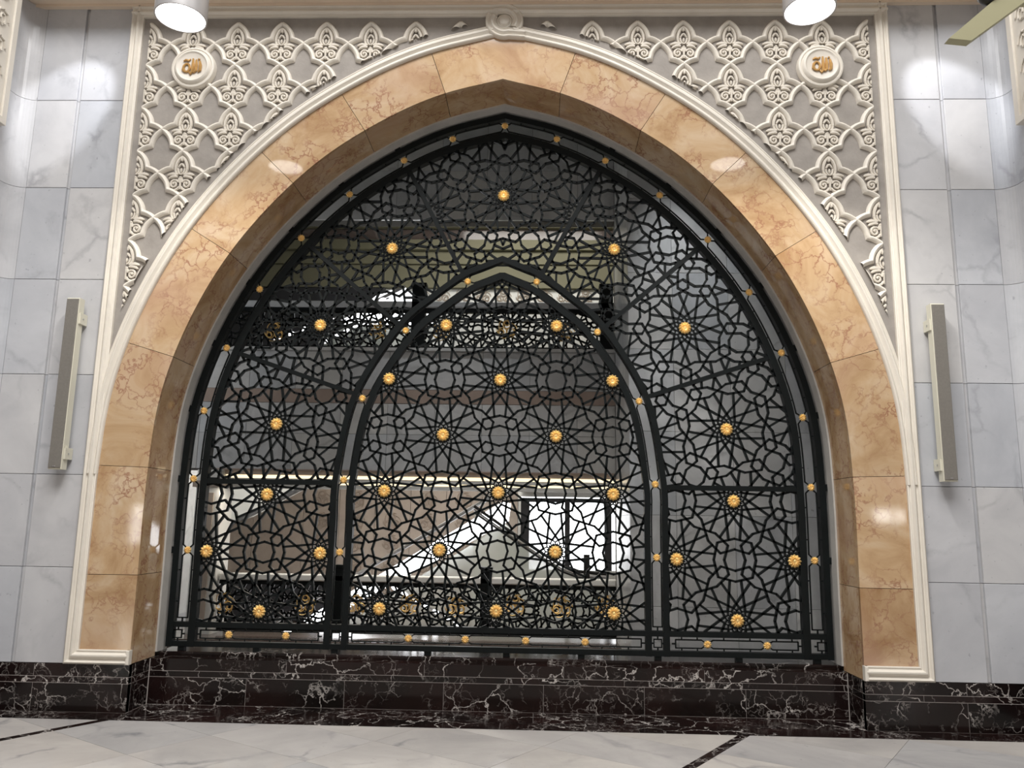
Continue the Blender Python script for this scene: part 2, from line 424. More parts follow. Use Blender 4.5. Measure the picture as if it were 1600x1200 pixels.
# stone sill the grille stands on
sill = struct('trim_2', MB().bevbox(-3.07, 3.07, .50, 1.05, .30, .432, .006), 'black')

# ------------------------------------------------------------------ front wall: grey-white marble slabs
wf = struct('wall_front', MB().box(-4.62, -3.6, .028, .6, .39, 7.2).box(3.6, 4.62, .028, .6, .39, 7.2).box(-3.6, 3.6, .02, .6, 6.57, 7.2), 'joint')
ROWS = [.394, 1.192, 1.993, 2.893, 3.788, 4.687, 5.58, 6.575]
for s in (-1, 1):
    for z0, z1 in zip(ROWS, ROWS[1:]):
        for a, b_, y in ((3.645, 4.078, 0.0), (4.112, 4.50, -.004)):
            x0, x1 = sorted((s * a, s * b_))
            part('slab', MB().bevbox(x0, x1, y, .03, z0 + .002, z1 - .002, .003), 'marble', wf)
        x0, x1 = sorted((s * 4.079, s * 4.111))
        part('groove_strip', MB().box(x0 - .002, x1 + .002, .024, .027, z0 + .002, z1 - .002), 'marble', wf)
# plaster field above the slabs
part('plaster_band', MB().box(-4.62, 4.62, .0, .02, 6.58, 7.2), 'cream', wf)

# curved corner and returns of the piers at both sides
for s, nm in ((-1, 'wall_left'), (1, 'wall_right')):
    x0, x1 = sorted((s * 4.66, s * 5.6))
    w = struct(nm, MB().box(x0, x1, -1.0, .6, 0, 7.2), 'joint')
    for z0, z1 in zip(ROWS, ROWS[1:]):
        n = 8; prof = []
        for k in range(n + 1):
            g = math.pi / 2 * k / n
            prof.append((s * (4.501 + .14 * math.sin(g)), -.004 - .14 * (1 - math.cos(g))))
        prof += [(s * 4.641, -1.0), (s * 4.665, -1.0), (s * 4.665, .03), (s * 4.501, .03)]
        part('corner_slab', MB().prism_z(prof, z0 + .002, z1 - .002), 'marble', w)
    for z0, z1 in courses:
        x0, x1 = sorted((s * 4.615, s * 4.7)); part('block', MB().box(x0, x1, -1.0, -.002, z0, z1), 'black', w)

# soffit over the wall
ce = struct('ceiling', MB().box(-5.6, 5.6, -.35, .0, 6.578, 7.2), 'cream')
part('soffit_fillet', MB().box(-4.64, 4.64, -.05, -.001, 6.55, 6.577), 'cream', ce)

# ------------------------------------------------------------------ orange marble arch
ar = struct('trim_3', MB().band(full(B.same(.20, .60, .40)[0]), full(B.same(.20, .60, .40)[1]), .03, .44), 'joint')
DI, DO = .165, .606
zj = [1.20, 2.09, 3.10, 4.05, 4.755, 5.29, 5.65]
idx = [B.at_z(DI, .40)] + [B.at_z(DI, z) for z in zj]
def clip_bottom(pts, z): 
    pts = [list(p) for p in pts]
    for p in pts: p[1] = max(p[1], z)
    return [tuple(p) for p in pts]
for s in (-1, 1):
    for k in range(len(idx) - 1):
        I = [B.half(DI, None, idx[k], idx[k + 1]), B.half(DO, None, idx[k], idx[k + 1])]
        I = [clip_bottom(p, .394) for p in I]
        # thin joint: pull the ends in
        def gap(pts, g=.0022):
            pts = list(pts)
            for e, q in ((0, 1), (-1, -2)):
                dx, dz = pts[q][0] - pts[e][0], pts[q][1] - pts[e][1]; L = math.hypot(dx, dz) or 1
                pts[e] = (pts[e][0] + dx / L * g, pts[e][1] + dz / L * g)
            return pts
        inn, out = gap(I[0]), gap(I[1]); thick = gap(clip_bottom(B.half(DI + .02, None, idx[k], idx[k + 1]), .394))
        if s < 0: inn, out, thick = mir(inn), mir(out), mir(thick)
        part('voussoir', MB().band(inn, out, -.004, .03), 'orange', ar, True)
        part('reveal_slab', MB().band(inn, thick, .031, .455), 'orange', ar, True)
key = lambda d: (lambda h: h + [(-x, z) for x, z in reversed(h[:-1])])(B.half(d, None, idx[-1]))
ki, ko, kt = key(DI), key(DO), key(DI + .02)
ki, ko, kt = (resample(p, 41) for p in (ki, ko, kt))
sub = lambda p: [(x * .995, z) for x, z in p]
part('voussoir', MB().band(sub(ki), sub(ko), -.004, .03), 'orange', ar)
part('reveal_slab', MB().band(sub(ki), sub(kt), .031, .455), 'orange', ar)
# grey plaster rim behind the orange reveal
a_, b_ = B.same(.150, .20, .432)
struct('trim_4', MB().band(full(a_), full(b_), .457, .66), 'greyrim', True)

# rear face of the arch wall (towards the stairwell)
ri = full(resample(B.half(.17, 0.0), 60)); n = len(ri); ro = []
for i, (x, z) in enumerate(ri):
    t = i / (n - 1); per = t * (7.2 + 10 + 7.2)
    ro.append((5.0, per) if per < 7.2 else ((5.0 - (per - 7.2), 7.2) if per < 17.2 else (-5.0, 7.2 - (per - 17.2))))
struct('wall_back', MB().band(ri, ro, .60, .66), 'greyrim')

# ------------------------------------------------------------------ white stucco mouldings
def mould_profile(w, h):
    # cross-section: edge bead, hollow, rounded centre, bead
    return [(0, .02), (0, -.6 * h), (.06 * w, -.85 * h), (.14 * w, -.95 * h), (.22 * w, -.8 * h), (.28 * w, -.55 * h), (.36 * w, -.5 * h),
            (.46 * w, -.72 * h), (.56 * w, -h), (.66 * w, -h), (.74 * w, -.8 * h), (.80 * w, -.55 * h), (.88 * w, -.5 * h), (.93 * w, -.62 * h), (w, -.55 * h), (w, .02)]
fm = empty('trim_5'); fm['kind'] = 'structure'
PW, PH = .118, .050
for s in (-1, 1):
    # upright with foot that returns under the orange band; profile u measured inward
    path = [(3.640, 6.562), (3.640, .396), (3.085, .396)]
    prof = mould_profile(PW, PH)
    if s > 0: path2 = path; pr = [(-u, y) for u, y in prof]
    else: path2 = mir(path); pr = prof
    part('upright_moulding', MB().sweep2d(path2, pr), 'stucco', fm, True)
    x0, x1 = sorted((s * 3.070, s * 3.100)); part('foot_end', MB().bevbox(x0, x1, -.046, .012, .396, .514, .006), 'stucco', fm)
    # arch moulding
    h = resample(B.half(DO, 2.0), 80)
    h = h[:-1] + [(0.0 if s < 0 else 0.0, h[-1][1])]
    if s < 0: part('arch_moulding', MB().sweep2d(mir(h)[:-1], mould_profile(.122, .042)), 'stucco', fm, True)
    else: part('arch_moulding', MB().sweep2d(h[:-1], [(-u, y) for u, y in mould_profile(.122, .042)]), 'stucco', fm, True)
part('top_moulding', MB().sweep2d([(-3.64, 6.562), (-.06, 6.562)], [(-u, y) for u, y in mould_profile(PW, PH)]), 'stucco', fm, True)
part('top_moulding', MB().sweep2d([(.085, 6.562), (3.64, 6.562)], [(-u, y) for u, y in mould_profile(PW, PH)]), 'stucco', fm, True)
# interlaced knot at the crown
kc = (0.005, 6.385); KR, KW = .182, .104
arc1 = [(-.10, kc[1] + KR)] + [(kc[0] + KR * math.sin(g), kc[1] + KR * math.cos(g)) for g in [math.radians(x) for x in range(0, 122, 6)]]
part('crown_knot', MB().sweep2d(arc1, [(-u, y - .006) for u, y in mould_profile(KW, .046)]), 'stucco', fm, True)
arc2 = [(.20, 6.197)] + [(kc[0] - KR * math.sin(g), kc[1] - KR * math.cos(g)) for g in [math.radians(x) for x in range(-14, 122, 6)]]
part('crown_knot', MB().sweep2d(arc2, [(-u, y - .011) for u, y in mould_profile(KW, .046)]), 'stucco', fm, True)
part('crown_button', MB().lathe([(.085, -.01), (.085, .012), (.070, .03), (.058, .03), (.045, .052), (.012, .062)], (kc[0], 0, kc[1]), 'Y', 28), 'stucco', fm, True)

# ------------------------------------------------------------------ spandrels with palmette relief
CW, CH = .434, .443
def bez(p0, p1, p2, n=5): return [((1 - t) ** 2 * p0[0] + 2 * t * (1 - t) * p1[0] + t * t * p2[0], (1 - t) ** 2 * p0[1] + 2 * t * (1 - t) * p1[1] + t * t * p2[1]) for t in [i / n for i in range(n + 1)]]
sx, sz, hx, hz = .100, -.160, CW / 2, -CH / 2
rimR1 = bez((0, 0), (.092, -.062), (sx, sz), 6)
rimR2 = bez((sx, sz), (.165, -.172), (hx, hz), 4)
rimR3 = [(hx - x, hz + z) for x, z in rimR1]
rimR4 = [(hx - x, hz + z) for x, z in rimR2]
RIMP = [(-.026, .004), (-.024, -.010), (-.013, -.030), (0, -.036), (.013, -.030), (.024, -.010), (.026, .004)]
def rim_mesh():
    mb = MB()
    for m_ in (1, -1):
        for seg in (rimR1 + rimR2[1:], rimR3 + rimR4[1:]):
            p = [(x * m_, z) for x, z in seg]
            mb.sweep2d(p, RIMP if m_ > 0 else RIMP)
    return mb
cell_poly = [p for p in rimR1] + rimR2[1:] + rimR3[1:] + rimR4[1:]
cell_poly = cell_poly + [(-x, z) for x, z in reversed(cell_poly[1:-1])]
def relief_mesh():
    mb = MB(); y = -.012
    T = lambda pts, r, m_: mb.tube([(x * m_ * .92, y, z) for x, z in pts], [q * 1.3 for q in r] if isinstance(r, list) else r * 1.3, 6, 1.15)
    for m_ in (1, -1):
        T(bez((0, -.048), (.062, -.10), (.060, -.185), 6), [.007, .010, .012, .012, .012, .011, .010], m_)
        T(bez((.060, -.185), (.056, -.222), (.028, -.232), 3), .009, m_)
        T([(0, -.122), (.016, -.138), (.032, -.160)], [.008, .009, .006], m_)
        T(bez((.034, -.168), (.034, -.222), (0, -.228), 4), .008, m_)
        T(bez((.040, -.238), (.085, -.218), (.138, -.236), 4), [.010, .015, .016, .012, .006], m_)
        T(bez((.030, -.252), (.085, -.242), (.122, -.272), 4), [.010, .013, .014, .011, .006], m_)
        sp_ = []
        for k in range(15):
            g = math.radians(150 - k * 36); r = .046 - .0026 * k
            sp_.append((.062 + r * math.cos(g), -.325 + r * math.sin(g)))
        T(sp_, .0085, m_)
        T(bez((.012, -.270), (.02, -.30), (.022, -.31), 2), .009, m_)
        T(bez((.010, -.352), (.030, -.392), (.075, -.384), 4), [.008, .010, .010, .009, .006], m_)
        mb.ball((.062 * m_, y, -.325), .011, .018, .011, 6, 4)
        mb.ball((.034 * m_, y, -.112), .010, .016, .010, 6, 4)
    mb.ball((0, y, -.078), .017, .018, .024, 6, 4)
    mb.ball((0, y, -.190), .012, .018, .026, 6, 4)
    mb.ball((0, y, -.262), .020, .018, .014, 6, 4)
    T([(0, -.27), (0, -.32), (0, -.375)], [.010, .009, .007], 1)
    return mb
RIM = rim_mesh().mesh('rim', 'stucco', True); REL = relief_mesh().mesh('arabesque', 'relief', True)
XM, ZM, DM = 3.452, 6.388, .79
off_curve = B.half(DM)
def curve_near(x, z):
    best = None
    for i in range(len(off_curve) - 1):
        p = off_curve[i]; d = (p[0] - x) ** 2 + (p[1] - z) ** 2
        if best is None or d < best[0]:
            a, b_ = off_curve[i], off_curve[i + 1]; dx, dz = b_[0] - a[0], b_[1] - a[1]; L = math.hypot(dx, dz)
            best = (d, p, (dz / L, -dx / L))
    return best[1], best[2]
def clipped(me, sgn, ox, oz, planes, name):
    bm = bmesh.new(); bm.from_mesh(me)
    for (px, pz), (nx, nz) in planes:
        g = bm.verts[:] + bm.edges[:] + bm.faces[:]
        bmesh.ops.bisect_plane(bm, geom=g, plane_co=(px - ox, 0, pz - oz), plane_no=(nx, 0, nz), clear_outer=True)
    if not bm.faces: bm.free(); return None
    r = bpy.data.meshes.new(name); bm.to_mesh(r); bm.free(); r.materials.append(me.materials[0])
    for p in r.polygons: p.use_smooth = True
    try: r.set_sharp_from_angle(angle=math.radians(40))
    except Exception: pass
    return r
for s, nm in ((-1, 'wall_spandrel_left'), (1, 'wall_spandrel_right')):
    gp = [p for p in B.half(DO + .05) if p[1] > 2.6]
    poly = gp + [(0, 6.5), (3.58, 6.5), (3.58, 2.6)]
    quad = MB()
    gi = resample(gp, 60); go = []
    for x, z in gi: go.append((min(3.60, max(x + .02, 0)), z) if z < 4.2 else None)
    # ground plate as a strip between the arch and the frame
    up = resample([(3.58, gi[0][1]), (3.58, 6.52), (0, 6.52)], 60)
    if s < 0: gi, up = mir(gi), mir(up)
    sp_o = struct(nm, quad.band(gi, up, .0, .05), 'ground')
    for j in range(0, 8):
        for k in range(-4, 4):
            ox, oz = 2.15 + CW * k, 6.375 - CH * j
            if ox < .3: continue
            corners = [(ox + dx, oz + dz) for dx, dz in ((0, .02), (-CW / 2 - .02, -CH / 2), (CW / 2 + .02, -CH / 2), (0, -CH - .02), (-.12, -.15), (.12, -.15), (-.13, -.4), (.13, -.4))]
            planes = []
            if max(c[0] for c in corners) > XM: planes.append(((XM, 0), (1, 0)))
            cx, cz = ox, oz - CH / 2
            q, nn = curve_near(cx, cz)
            dist = [(c[0] - q[0]) * nn[0] + (c[1] - q[1]) * nn[1] for c in corners]
            if max(dist) < .02: continue
            if min(dist) < 0: planes.append((q, (-nn[0], -nn[1])))
            if min(c[0] for c in corners) > XM: continue
            ro_ = empty('palmette'); ro_.parent = sp_o
            ok = False
            for src, nm2 in ((RIM, 'rim'), (REL, 'arabesque')):
                if planes:
                    pl = planes if s > 0 else [((-p[0], p[1]), (-n_[0], n_[1])) for p, n_ in planes]
                    me = clipped(src, s, s * ox, oz, pl, nm2)
                    if me is None: continue
                else: me = src
                o = link(nm2, me, ro_); ok = True
            if ok: ro_.location = (s * ox, -.001, oz)
            else: bpy.data.objects.remove(ro_)

# round medallions with gilded calligraphy (the word in four letters)
def medallion(s):
    c = (s * 2.98, 0, 5.893)
    r = empty('medallion', (c[0], -.001, c[2] - .21))
    tag(r, 'round white stucco medallion with gilded Arabic calligraphy, on the spandrel %s the olive arm' % ('farther from' if s < 0 else 'nearest to'), 'medallion', 'calligraphy medallions in the spandrels')
    L = (0, 0, .21)
    part('disc', MB().lathe([(.212, -.005), (.212, .045), (.205, .058), (.190, .062), (.180, .055), (.172, .066), (.165, .078), (.150, .084), (.140, .076), (.132, .072), (.05, .074), (.004, .074)], L, 'Y', 48), 'stucco', r, True)
    t = MB(); y = -.082
    def st(pts, w):
        w = [q * 1.35 for q in w] if isinstance(w, list) else w * 1.35
        t.tube([(x * 1.05, y, .21 + z * 1.05) for x, z in pts], w, 6, .7)
    st([(.072, .045), (.080, .0), (.078, -.045), (.060, -.062)], [.008, .013, .012, .006])            # alif
    st([(.040, .060), (.044, .0), (.040, -.050), (.022, -.064), (.012, -.050)], [.007, .012, .012, .010, .007])   # lam
    st([(.010, .070), (.012, .0), (.008, -.060), (-.006, -.080), (-.020, -.060)], [.007, .012, .012, .010, .007])  # lam
    lp = [(-.045 + .028 * math.cos(g), -.020 + .040 * math.sin(g)) for g in [math.radians(70 + 36 * k) for k in range(11)]]
    st(lp, .009)                                                                                        # ha
    st([(-.052, .018), (-.070, .000), (-.078, -.040), (-.066, -.058)], [.006, .010, .010, .006])
    st([(-.078, .045), (-.055, .058), (-.030, .050), (-.012, .066)], [.005, .009, .009, .005])          # shadda and mark
    st([(.056, .066), (.072, .060)], .007)
    part('calligraphy', t, 'goldtext', r, True)
for s in (-1, 1): medallion(s)

# ------------------------------------------------------------------ the iron grille
def pol(r, deg): g = math.radians(deg); return (r * math.cos(g), r * math.sin(g))
def star_segments(a):
    RA, RB, RT = .640 * a, .7075 * a, .208 * a; seg = []
    for k in range(12):
        p, q, r_ = pol(RA, 30 * k), pol(RB, 30 * k + 15), pol(RA, 30 * k + 30)
        seg += [(p, q, 0), (q, r_, 0)]
        for sg in (1, -1):
            T = pol(RT, 30 * k + 15); al = math.radians(8.2)
            # meet the ring edge 8.2 degrees from the petal axis
            P, Q = pol(RA, 0), pol(RB, 15); dx, dz = Q[0] - P[0], Q[1] - P[1]
            t = (P[0] * math.sin(al) - P[1] * math.cos(al)) / (dz * math.cos(al) - dx * math.sin(al))
            rr = math.hypot(P[0] + dx * t, P[1] + dz * t)
            seg.append((T, pol(rr, 30 * k + 15 + sg * 36.8), 0))
    for k in range(12):
        for sg in (1, -1): seg.append((pol(.208 * a, 30 * k + 15), pol(.166 * a, 30 * k + 15 + sg * 15), 1))
        seg.append((pol(.118 * a, 30 * k), pol(.166 * a, 30 * k), 1))
    return seg
def octa_segments(a):
    seg = []
    oc = [pol((.18 if k % 2 == 0 else .196) * a, 45 * k) for k in range(8)]
    seg += [(oc[k], oc[(k + 1) % 8], 0) for k in range(8)]
    for q in range(4):
        c = pol(.303 * a, 45 + 90 * q); hx_ = [tuple(u + w for u, w in zip(c, pol(.107 * a, 45 + 90 * q + 60 * k))) for k in range(6)]
        seg += [(hx_[k], hx_[(k + 1) % 6], 0) for k in range(6)]
    return seg
def inside(poly, x, z):
    r = False; n = len(poly); j = n - 1
    for i in range(n):
        xi, zi = poly[i]; xj, zj_ = poly[j]
        if (zi > z) != (zj_ > z) and x < (xj - xi) * (z - zi) / (zj_ - zi) + xi: r = not r
        j = i
    return r
def clip_seg(p, q, poly):
    ts = [0.0, 1.0]; dx, dz = q[0] - p[0], q[1] - p[1]; n = len(poly)
    for i in range(n):
        a, b_ = poly[i], poly[(i + 1) % n]; ex, ez = b_[0] - a[0], b_[1] - a[1]; den = dx * ez - dz * ex
        if abs(den) < 1e-12: continue
        t = ((a[0] - p[0]) * ez - (a[1] - p[1]) * ex) / den; u = ((a[0] - p[0]) * dz - (a[1] - p[1]) * dx) / den
        if 0 < t < 1 and 0 <= u <= 1: ts.append(t)
    ts.sort(); out = []
    for t0, t1 in zip(ts, ts[1:]):
        if t1 - t0 < 1e-5: continue
        m_ = (t0 + t1) / 2
        if inside(poly, p[0] + dx * m_, p[1] + dz * m_): out.append(((p[0] + dx * t0, p[1] + dz * t0), (p[0] + dx * t1, p[1] + dz * t1)))
    return out
def lattice(mb, poly, c, phi, a, w=.0208, y0=.590, y1=.620, rad=5, collar=True, wc=.0125):
    cs, sn = math.cos(math.radians(phi)), math.sin(math.radians(phi)); stars = []
    x0, x1 = min(p[0] for p in poly), max(p[0] for p in poly); z0, z1 = min(p[1] for p in poly), max(p[1] for p in poly)
    SS, OS = star_segments(a), octa_segments(a)
    for i in range(-rad, rad + 1):
        for j in range(-rad, rad + 1):
            lx, lz = i * a, j * a; gx, gz = c[0] + lx * cs - lz * sn, c[1] + lx * sn + lz * cs; R = .75 * a
            if gx < x0 - R or gx > x1 + R or gz < z0 - R or gz > z1 + R: continue
            star = (i + j) % 2 == 0
            if star: stars.append((gx, gz))
            for p, q, kind in (SS if star else OS):
                if kind and not collar: continue
                P = (gx + p[0] * cs - p[1] * sn, gz + p[0] * sn + p[1] * cs); Q = (gx + q[0] * cs - q[1] * sn, gz + q[0] * sn + q[1] * cs)
                for u, v_ in clip_seg(P, Q, poly):
                    if kind: mb.bar(u, v_, wc, y0 - .004, y1, .003)
                    else: mb.bar(u, v_, w, y0, y1, .006)
    return stars
def rosette_mesh(R, H, name, ridges=12):
    mb = MB(); n = ridges * 4; rings = [(.0, .62), (.14, .60), (.20, .50), (.50, .95), (.80, .80), (1.0, .30), (1.0, -.05)]
    vs = [(0, -H * .62, 0)]; fs = []
    for ri_, (rr, hh) in enumerate(rings[1:]):
        for k in range(n):
            g = 2 * math.pi * k / n; c = .5 + .5 * math.cos(g * ridges)
            r = R * rr * (1 - (.16 * (1 - c) if rr > .7 else 0)); h = H * (hh * (.50 + .50 * c) if .25 < rr else hh)
            vs.append((r * math.cos(g), -h, r * math.sin(g)))
    for k in range(n):
        j = (k + 1) % n; fs.append((0, 1 + k, 1 + j))
        for i in range(len(rings) - 2):
            o = 1 + i * n; fs.append((o + k, o + n + k, o + n + j, o + j))
    mb.add(vs, fs); me = mb.mesh(name, 'gold', False)
    return me
BIG = rosette_mesh(.063, .030, 'gold_rosette'); SMALL = rosette_mesh(.037, .022, 'gold_stud', 10)
G = empty('iron_grille', (0, .6, .432)); GO = Vector((0, -.6, -.432))
tag(G, 'black wrought-iron arched grille of interlaced star lattice with gold rosettes', 'grille')
def gpart(name, mb, parent=G):
    o = part(name, mb, 'iron', parent)
    if parent is G: o.location = GO
    return o
Y0, Y1 = .570, .645
def frame_band(crv, d0, d1, zmin):
    a, b_ = crv.same(d0, d1, zmin); return MB().band(full(a), full(b_), Y0, Y1)
ob = frame_band(B, .070, .128, .462)
for z in (1.333, 2.0): ob.box(3.03, 3.07, .58, .63, z - .03, z + .03).box(-3.07, -3.03, .58, .63, z - .03, z + .03)
lugs = [(2.868, 2.655), (2.695, 3.28), (2.41, 3.88), (2.025, 4.415), (1.56, 4.88), (1.02, 5.247)]
for lx, lz in lugs:
    i = min(range(len(B.p)), key=lambda k: (B.p[k][0] - lx) ** 2 + (B.p[k][1] - lz) ** 2); n_ = B.n[i]; p_ = B.p[i]
    for s in (-1, 1):
        ob.bar((s * (p_[0] + .12 * n_[0]), p_[1] + .12 * n_[1]), (s * (p_[0] + .152 * n_[0]), p_[1] + .152 * n_[1]), .06, .585, .63)
gpart('outer_arch_bar', ob); gpart('outer_arch_bar', frame_band(B, -.137, -.072, .462))
gpart('door_arch_bar', frame_band(A, .052, .107, .462)); gpart('door_arch_bar', frame_band(A, -.112, -.055, .462))
def hbar(x0, x1, z0, z1): return MB().box(x0, x1, Y0 + .004, Y1 - .004, z0, z1)
gpart('bottom_rail', hbar(-3.04, 3.04, .464, .512)); gpart('bottom_rail', hbar(-3.04, 3.04, .636, .684))
for s in (-1, 1):
    x0, x1 = sorted((s * 1.56, s * 2.80)); gpart('cross_bar', hbar(x0, x1, 1.957, 2.003))
for x in (-2.9, -2.2, -1.474, -.62, .10, .78, 1.474, 2.2, 2.9): gpart('foot', MB().box(x - .03, x + .03, .58, .635, .432, .466))
# radial bars
RB_ = [((1.33, 2.812), (2.70, 3.272)), ((1.05, 3.56), (2.10, 4.475)), ((.395, 4.06), (1.02, 5.245))]
OUT = B.half(-.10); INN = A.half(.08)
def cross(line, pts):
    (ax, az), (bx, bz) = line
    for i in range(len(pts) - 1):
        p, q = pts[i], pts[i + 1]; f = lambda r_: (bx - ax) * (r_[1] - az) - (bz - az) * (r_[0] - ax)
        fp, fq = f(p), f(q)
        if fp * fq <= 0 and fp != fq:
            t = fp / (fp - fq); return i, (p[0] + (q[0] - p[0]) * t, p[1] + (q[1] - p[1]) * t)
    return len(pts) - 2, pts[-1]
for ln in RB_:
    _, po = cross(ln, OUT); _, pi_ = cross(ln, INN)
    for s in (-1, 1):
        gpart('radial_bar', MB().bar((s * pi_[0], pi_[1]), (s * po[0], po[1]), .040, Y0 + .004, Y1 - .006, .02))
def wedge(l0, l1):
    i0, o0 = cross(l0, OUT); j0, n0 = cross(l0, INN)
    if l1: i1, o1 = cross(l1, OUT); j1, n1 = cross(l1, INN)
    else: i1, o1 = len(OUT) - 2, OUT[-1]; j1, n1 = len(INN) - 2, INN[-1]
    return [n0, o0] + OUT[i0 + 1:i1 + 1] + [o1, n1] + list(reversed(INN[j0 + 1:j1 + 1]))
HB = ((1.0, 1.98), (3.2, 1.98))
def collar(mb, sx_, sz_, a=.537):
    mb.prism([(sx_ + x, sz_ + z) for x, z in [pol((.160 if k % 2 else .122) * a, 15 * k) for k in range(24)]], .584, .62)
def panel(mb, s, stars, poly):
    for sx_, sz_ in stars:
        if inside(poly, sx_, sz_): collar(mb, sx_, sz_)
    o = gpart('lattice_panel', mb)
    for sx_, sz_ in stars:
        if inside(poly, sx_, sz_):
            r = link('gold_rosette', BIG, o); r.location = (sx_, .578, sz_)
    return o
LA = .537
dp = full([p for p in A.half(-.085, .66)])
mb = MB(); st_ = lattice(mb, dp, (0, 1.910), 0, .5385, rad=9)
panel(mb, 1, st_, dp)
for s in (-1, 1):
    sidep = [(1.555, .66), (2.815, .66), (2.815, 1.98), (1.555, 1.98)]
    for poly, c, phi in ((sidep, (2.193, 1.862), 0), (wedge(HB, RB_[0]), (2.148, 2.534), 55.5), (wedge(RB_[0], RB_[1]), (1.778, 3.515), -14.6), (wedge(RB_[1], RB_[2]), (1.102, 4.308), 5.2)):
        p2 = poly if s > 0 else mir(poly); c2 = (s * c[0], c[1]); mb = MB()
        st_ = lattice(mb, p2, c2, phi if s > 0 else -phi, LA, rad=5)
        if c[0] > 2.19: st_ = st_
        else: st_ = [c2]
        panel(mb, s, st_, p2)
apr = wedge(RB_[2], None)
mb = MB(); lattice(mb, apr, (0.0, 4.867), 30, LA, rad=5); lattice(mb, mir(apr), (0.0, 4.867), 60, LA, rad=5); collar(mb, 0, 4.867)
o = gpart('lattice_panel', mb); r = link('gold_rosette', BIG, o); r.location = (0, .578, 4.867)

# thin cartouche rods with gold studs between the twin frame bars
def cartouche(pts, gap0, gap1, d, w=.0115):
    # pts: centreline polyline; gap = distance kept from each end; chamfer towards a stud if gap>0
    L = [0]
    for a, b_ in zip(pts, pts[1:]): L.append(L[-1] + math.hypot(b_[0] - a[0], b_[1] - a[1]))
    def at(t, off):
        t = min(max(t, 0), L[-1]); j = 0
        while j < len(L) - 2 and L[j + 1] < t: j += 1
        u = (t - L[j]) / max(1e-9, L[j + 1] - L[j]); a, b_ = pts[j], pts[j + 1]; dx, dz = b_[0] - a[0], b_[1] - a[1]; l = math.hypot(dx, dz)
        return (a[0] + dx * u - dz / l * off, a[1] + dz * u + dx / l * off)
    T = L[-1]; mb = MB(); n = max(2, int(T / .10))
    for sg in (1, -1):
        path = []
        path += [at(.022, sg * .016), at(.052, sg * d)] if gap0 else [at(.035, 0), at(.035, sg * d)]
        e = .06 if gap0 else .035; f = T - (.06 if gap1 else .035)
        path += [at(e + (f - e) * k / n, sg * d) for k in range(n + 1)]
        path += [at(T - .052, sg * d), at(T - .022, sg * .016)] if gap1 else [at(T - .035, sg * d), at(T - .035, 0)]
        for a, b_ in zip(path, path[1:]): mb.bar(a, b_, w, .592, .606, .003)
        for k in (.28, .72):
            a, b_ = at(T * k, sg * d), at(T * k, sg * (d + .022)); mb.bar(a, b_, .012, .594, .604)
    if not gap0: a, b_ = at(.035, 0), at(0, 0); mb.bar(a, b_, .014, .594, .604)
    if not gap1: a, b_ = at(T - .035, 0), at(T, 0); mb.bar(a, b_, .014, .594, .604)
    return mb
def span(crv, a, b_, dx=0.0):
    pts = crv.half(0.0); f = lambda q: min(range(len(pts)), key=lambda k: (pts[k][0] - q[0]) ** 2 + (pts[k][1] - q[1]) ** 2)
    return [a] + [p for p in pts[f(a) + 1:f(b_)]] + [b_]
def stud(x, z): r = link('gold_stud', SMALL, G); r.location = Vector((x, .588, z)) + GO
def ring_studs(crv, studs, d, zb):
    for s in (-1, 1):
        P = [(crv.p[0][0], zb)] + studs
        for i in range(len(P) - 1):
            pts = [P[0], P[1]] if i == 0 else span(crv, P[i], P[i + 1])
            gpart('cartouche_rod', cartouche([(s * x, z) for x, z in pts], i > 0, True, d))
        for x, z in studs:
            if s > 0 or x > 1e-6: stud(s * x, z)
ring_studs(B, [(2.915, 1.333), (2.915, 2.0), (2.868, 2.655), (2.695, 3.28), (2.41, 3.88), (2.025, 4.415), (1.56, 4.88), (1.02, 5.247), (.53, 5.48), (0, 5.625)], .048, .684)
ring_studs(A, [(1.474, 1.336), (1.471, 2.008), (1.330, 2.794), (.935, 3.47), (.34, 3.972)], .042, .684)
top = span(A, (.34, 3.972), (0, 4.118)); gpart('cartouche_rod', cartouche(top + [(-x, z) for x, z in reversed(top[:-1])], True, True, .042))
zc = .574
for x0, x1, st in ((-2.77, -1.60, (-2.464, -1.933)), (-1.36, 1.36, (-.80, -.278, .275, .815)), (1.60, 2.77, (1.92, 2.455))):
    P = [x0] + list(st) + [x1]
    for i in range(len(P) - 1): gpart('cartouche_rod', cartouche([(P[i], zc), (P[i + 1], zc)], i > 0, i < len(P) - 2, .036))
    for x in st: stud(x, zc)
for x in (-2.945, -1.474, 1.474, 2.945):
    mb = MB(); q = [(x - .035, zc - .035), (x + .035, zc - .035), (x + .035, zc + .035), (x - .035, zc + .035)]
    for k in range(4): mb.bar(q[k], q[(k + 1) % 4], .010, .592, .606, .005)
    for dx, dz in ((1, 0), (-1, 0), (0, 1), (0, -1)): mb.bar((x + dx * .035, zc + dz * .035), (x + dx * .065, zc + dz * .065), .014, .594, .604)
    gpart('corner_square', mb)

